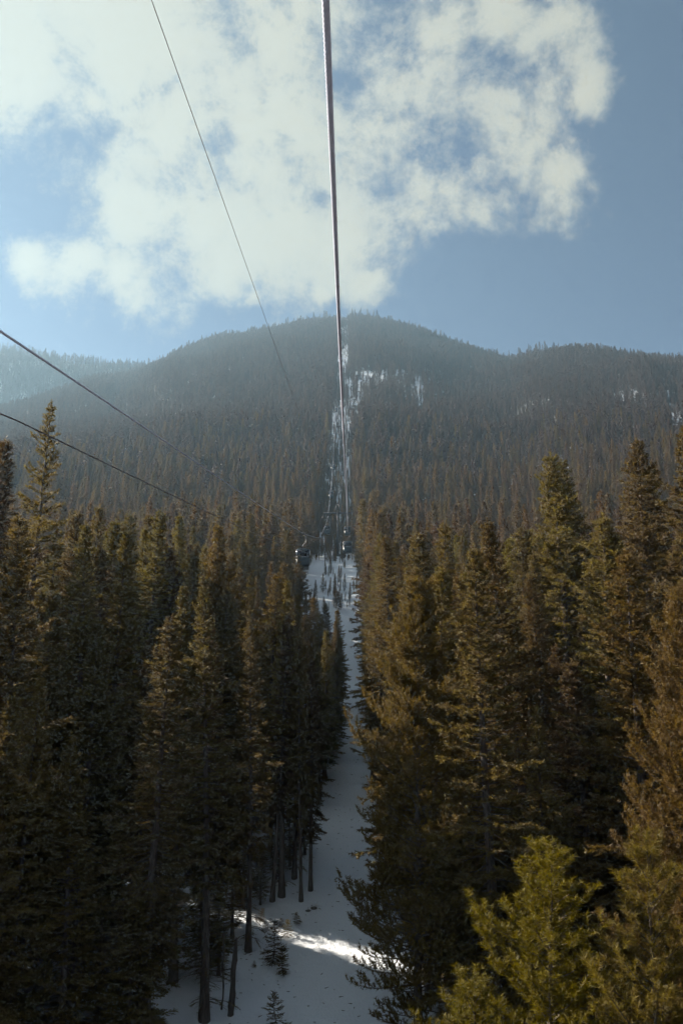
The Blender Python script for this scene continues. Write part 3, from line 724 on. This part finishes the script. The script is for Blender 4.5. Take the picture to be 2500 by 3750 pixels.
# ---------------------------------------------------------------- tower
def tower(D, label):
    cx = float(rope_x(D))-LANE/2; rz_ = float(rope_z(D)); gz = float(ground(cx, D))
    root = obj('lift_tower', None, loc=(cx, D, gz)); tag(root, label, 'tower', 'lift towers')
    H = rz_-gz
    b = MB(); b.tube([(0, 0, -0.5), (0, 0, H*0.5), (0, 0, H+0.9)], [0.36, 0.30, 0.24], 14); obj('mast', b.mesh('mast', M['steel'], True), root)
    b = MB(); b.box((0, 0, 0.15), (1.6, 1.6, 0.5), 0.08); obj('footing', b.mesh('footing', M['rock']), root)
    b = MB(); b.box((0, 0, H+0.75), (LANE+2.0, 0.34, 0.36), 0.04); obj('crossarm', b.mesh('crossarm', M['steel']), root)
    b = MB(); b.tube([(-0.9, 0, H+0.9), (-0.12, 0, H+3.3)], 0.06, 8); b.tube([(0.9, 0, H+0.9), (0.12, 0, H+3.3)], 0.06, 8); b.box((0, 0, H+3.3), (0.6, 0.1, 0.1)); obj('cable_frame', b.mesh('cable_frame', M['steel']), root)
    b = MB(); b.tube([(-LANE/2-0.9, 0, H+0.6), (-LANE/2-1.7, 0, H-1.0)], 0.05, 6); obj('cable_bracket', b.mesh('cable_bracket', M['steel']), root)
    sl = (float(rope_z(D+3))-float(rope_z(D-3)))/6
    for s in (-1, 1):
        b = MB(); b.box((s*LANE/2, 0, H+0.35), (0.16, 0.4, 0.6)); b.tube([(s*LANE/2+0.16, -1.6, H-0.25-1.6*sl), (s*LANE/2+0.16, 1.6, H-0.25+1.6*sl)], 0.07, 6)
        arm = obj('sheave_beam', b.mesh('sheave_beam', M['steel']), root)
        for k in range(6):
            yy = -1.5+k*0.6
            b = MB(); zc = H-0.22+yy*sl-0.02
            b.tube([(s*LANE/2-0.06, yy, zc), (s*LANE/2+0.06, yy, zc)], 0.20, 14); obj('sheave_wheel', b.mesh('sheave_wheel', M['rubber']), arm)
    b = MB()
    for sx in (-0.2, 0.2): b.tube([(sx, -0.45, 0.5), (sx, -0.40, H+0.6)], 0.025, 5)
    for k in range(int(H/0.4)): b.tube([(-0.2, -0.44, 0.7+k*0.4), (0.2, -0.44, 0.7+k*0.4)], 0.015, 4)
    obj('ladder', b.mesh('ladder', M['steel']), root)
tower(205, 'dark steel lift tower above the cabins where the line steepens')
tower(440, 'far lift tower, a thin mast high on the cut')

# ---------------------------------------------------------------- gondola cabins
def cabin_meshes():
    out = {}
    w_, l_, hh = 0.78, 0.80, 1.95
    def shell(zs):        # rounded-square section lofted along z: (z, half width)
        V = []; n = 20
        for z_, k in zs:
            for i in range(n):
                a = 2*math.pi*i/n; c, s_ = math.cos(a), math.sin(a)
                e = 0.38
                V.append((w_*k*math.copysign(abs(c)**e, c), l_*k*math.copysign(abs(s_)**e, s_), z_))
        m = len(zs)
        Q = [[r*n+i, r*n+(i+1) % n, (r+1)*n+(i+1) % n, (r+1)*n+i] for r in range(m-1) for i in range(n)]
        T = [[0, i+1, i] for i in range(1, n-1)]+[[(m-1)*n, (m-1)*n+i, (m-1)*n+i+1] for i in range(1, n-1)]
        b = MB(); b.add(V, Q, T); return b
    out['body'] = (shell([(-1.95, 0.80), (-1.90, 0.88), (-1.75, 0.93), (-1.0, 0.99)]).mesh('cabin_body', M['panel'], False), None)
    out['roof'] = (shell([(-0.16, 0.95), (-0.10, 0.93), (-0.03, 0.82), (0.02, 0.5), (0.03, 0.1)]).mesh('cabin_roof', M['panel'], False), None)
    b = shell([(-1.0, 1.02), (-0.93, 1.02)]); out['sill_rail'] = (b.mesh('cabin_rail', M['trim']), None)
    for sx in (-1, 1):
        for sy in (-1, 1):
            b = MB(); b.tube([(sx*w_*0.93, sy*l_*0.93, -0.95), (sx*w_*0.90, sy*l_*0.90, -0.14)], 0.035, 8)
            out['corner_post_%d%d' % (sx+1, sy+1)] = (b.mesh('cabin_post', M['trim'], True), None)
    b = MB(); b.box((0, -l_*0.955, -0.55), (w_*1.70, 0.02, 0.76)); out['window_a'] = (b.mesh('cabin_window', M['glass']), None)
    b = MB(); b.box((0, l_*0.955, -0.55), (w_*1.70, 0.02, 0.76)); out['window_b'] = (b.mesh('cabin_window', M['glass']), None)
    b = MB(); b.box((-w_*0.955, 0, -0.55), (0.02, l_*1.70, 0.76)); out['window_c'] = (b.mesh('cabin_window', M['glass']), None)
    b = MB(); b.box((w_*0.955, 0, -0.55), (0.02, l_*1.70, 0.76)); out['window_d'] = (b.mesh('cabin_window', M['glass']), None)
    b = MB(); b.box((-w_*0.99, 0, -1.42), (0.03, 0.7, 0.8)); out['door'] = (b.mesh('cabin_door', M['panel']), None)
    b = MB(); b.tube([(0, 0, 0.0), (0.0, 0, 0.5), (0.34, 0, 0.85), (0.34, 0, 1.5), (0.05, 0, 1.82)], 0.05, 8); out['hanger_arm'] = (b.mesh('hanger', M['steel'], True), None)
    b = MB(); b.box((0, 0, 1.84), (0.16, 0.5, 0.16), 0.03); out['grip'] = (b.mesh('grip', M['steel']), None)
    return {k: v[0] for k, v in out.items()}
CM = cabin_meshes()
NAMES = {'window_a': 'window', 'window_b': 'window', 'window_c': 'window', 'window_d': 'window', **{'corner_post_%d%d' % (i, j): 'corner_post' for i in (0, 2) for j in (0, 2)}}
def cabin(D, lane, label, rz=0.0):
    px_ = float(rope_x(D))-(LANE if lane else 0); pz = float(rope_z(D))-1.86+(float(lane_sag(D)) if lane else 0.0)
    root = obj('gondola_cabin', None, loc=(px_, D, pz), rz=rz); tag(root, label, 'gondola', 'gondola cabins on the line')
    for k, me in CM.items(): obj(NAMES.get(k, k), me, root)
cabin(91, 1, 'nearest and largest gondola cabin, over the left edge of the snow', 0.1)
cabin(140, 0, 'gondola cabin hanging at the end of the thick central rope', -0.05)
cabin(199, 1, 'small gondola cabin above and between the two larger ones')
cabin(197, 0, 'small gondola cabin close behind the thick rope, right of the line')
cabin(252, 1, 'tiny far cabin, lowest bright dot on the left line')
cabin(300, 1, 'tiny far cabin, second bright dot up the left line')
cabin(425, 1, 'tiniest cabin, topmost dot on the left line')

# ---------------------------------------------------------------- small things on the snow
def foot(bx, by):
    az, te, v = pix(bx, by)
    for D in np.arange(22, 200, 0.1):
        if te*D <= float(ground(D*math.sin(az), D*math.cos(az))): break
    return D*math.sin(az), D*math.cos(az)
for bx, by, h_, k, lab in [(1000, 3530, 1.75, 0, 'taller of the two dark saplings standing together on the snow'), (1038, 3572, 1.15, 1, 'smaller sapling touching the taller one, nearer the camera'),
                           (1053, 3430, 0.75, 0, 'low bushy sapling at the tip of the sunlit streak'), (1010, 3775, 1.35, 1, 'sapling cut by the bottom edge of the picture'),
                           (960, 3375, 0.6, 0, 'tiny thin sapling, leftmost on the upper snow'), (972, 3415, 0.45, 1, 'round little seedling below the tiny thin sapling'),
                           (1084, 3388, 0.55, 0, 'tiny seedling right of the low bushy sapling'), (1030, 3395, 0.4, 1, 'tiny seedling left of the low bushy sapling'), (930, 3545, 0.3, 0, 'tiny seedling left of the two saplings')]:
    xx, yy = foot(bx, by)
    plant('sapling', SAP[k], xx, yy, h_, bx*1.3, lab, 'saplings on the snow', 1.25 if h_ < 1 else 1.0, 'sapling')
def boulder(bx, by, s, seed, label):
    xx, yy = foot(bx, by); q = np.random.default_rng(seed)
    V, Q, T = [], [], []; n, m = 10, 6
    for i in range(m):
        t = math.pi*(i+0.5)/m
        for j in range(n):
            a = 2*math.pi*j/n; r = s*(0.8+0.4*q.random())
            V.append((r*math.sin(t)*math.cos(a)*1.3, r*math.sin(t)*math.sin(a), r*math.cos(t)*0.65))
    Q = [[i*n+j, (i+1)*n+j, (i+1)*n+(j+1) % n, i*n+(j+1) % n] for i in range(m-1) for j in range(n)]
    T = [[0, j, j+1] for j in range(1, n-1)]+[[(m-1)*n, (m-1)*n+j+1, (m-1)*n+j] for j in range(1, n-1)]
    b = MB(); b.add(V, Q, T)
    o = obj('boulder', b.mesh('boulder', M['rock']), loc=(xx, yy, float(ground(xx, yy))+0.1*s)); tag(o, label, 'rock', 'dark rocks on the snow')
boulder(1128, 3338, 0.11, 1, 'dark rock poking from the snow, left of a pair')
boulder(1150, 3330, 0.14, 2, 'dark rock poking from the snow, right of a pair')
def snag(bx, by, h_, r, label, lean):
    xx, yy = foot(bx, by); q = np.random.default_rng(int(bx))
    root = obj('dead_trunk', None, loc=(xx, yy, float(ground(xx, yy)))); tag(root, label, 'dead tree')
    b = MB(); zz = np.linspace(-0.3, h_, 16); wob = np.cumsum(q.normal(0, 0.018, 16)); b.tube(np.stack([lean*zz+wob, 0.5*wob[::-1], zz], 1), r*np.concatenate([(1-0.35*zz[:-2]/h_)*q.uniform(.85, 1.15, 14), [0.45, 0.12]]), 9)
    obj('trunk', b.mesh('snag', M['deadwood'], True), root)
    for k in range(5):
        a = q.random()*6.28; z_ = h_*(0.3+0.65*q.random()); l = 0.3+q.random()*0.6
        b = MB(); b.tube([(lean*z_, 0, z_), (lean*z_+math.cos(a)*l, math.sin(a)*l, z_+0.15*l)], [0.02, 0.006], 4); obj('branch', b.mesh('snag_branch', M['deadwood']), root)
snag(845, 3725, 3.0, 0.14, 'broken dark dead trunk beside the snow near the bottom', 0.03)
snag(812, 3700, 3.4, 0.04, 'thin crooked dead stem left of the broken trunk', -0.02)
snag(2155, 2960, 9.0, 0.06, 'thin pale dead stem among the right-hand trees', -0.03)

# needles, cones and twigs blown on to the snow
lb = MB(); gl = np.random.default_rng(5)
for k in range(900):
    yy = gl.uniform(33, 95); u = gl.random(); u = u**2*0.5 if gl.random() < .5 else 1-u**2*0.5
    xx = cut_l(yy)-2+(cut_r(yy)-cut_l(yy)+3)*u; a = gl.random()*6.28; l = gl.uniform(0.03, 0.22); zz = float(ground(xx, yy))+0.02
    p0 = np.array([xx, yy, zz]); p1 = p0+np.array([math.cos(a)*l, math.sin(a)*l, gl.uniform(0, 0.3)*l])
    lb.tube([p0, p1], [0.012+0.05*l, 0.008], 3)
lo = obj('forest_litter', lb.mesh('forest_litter', M['deadwood'])); tag(lo, 'twigs and cones scattered over the snow in the cut', None, None, 'stuff')

# ---------------------------------------------------------------- haze: the air of the valley
zmin, zmax = -140.0, 760.0
hb_ = MB(); hb_.box((0, 0, (zmin+zmax)/2), (9000, 9000, zmax-zmin))
hm = bpy.data.materials.new('valley_air'); hm.use_nodes = True
t = NT(hm.node_tree)
pv = t.n('ShaderNodeVolumePrincipled', {'Color': (*HAZE_COLOR, 1), 'Density': HAZE_DENSITY, 'Anisotropy': HAZE_G})
t.n('ShaderNodeOutputMaterial', {'Volume': pv.outputs[0]})
ho = obj('haze', hb_.mesh('haze', hm)); tag(ho, 'pale blue haze filling the valley and veiling the far slopes', None, None, 'stuff')
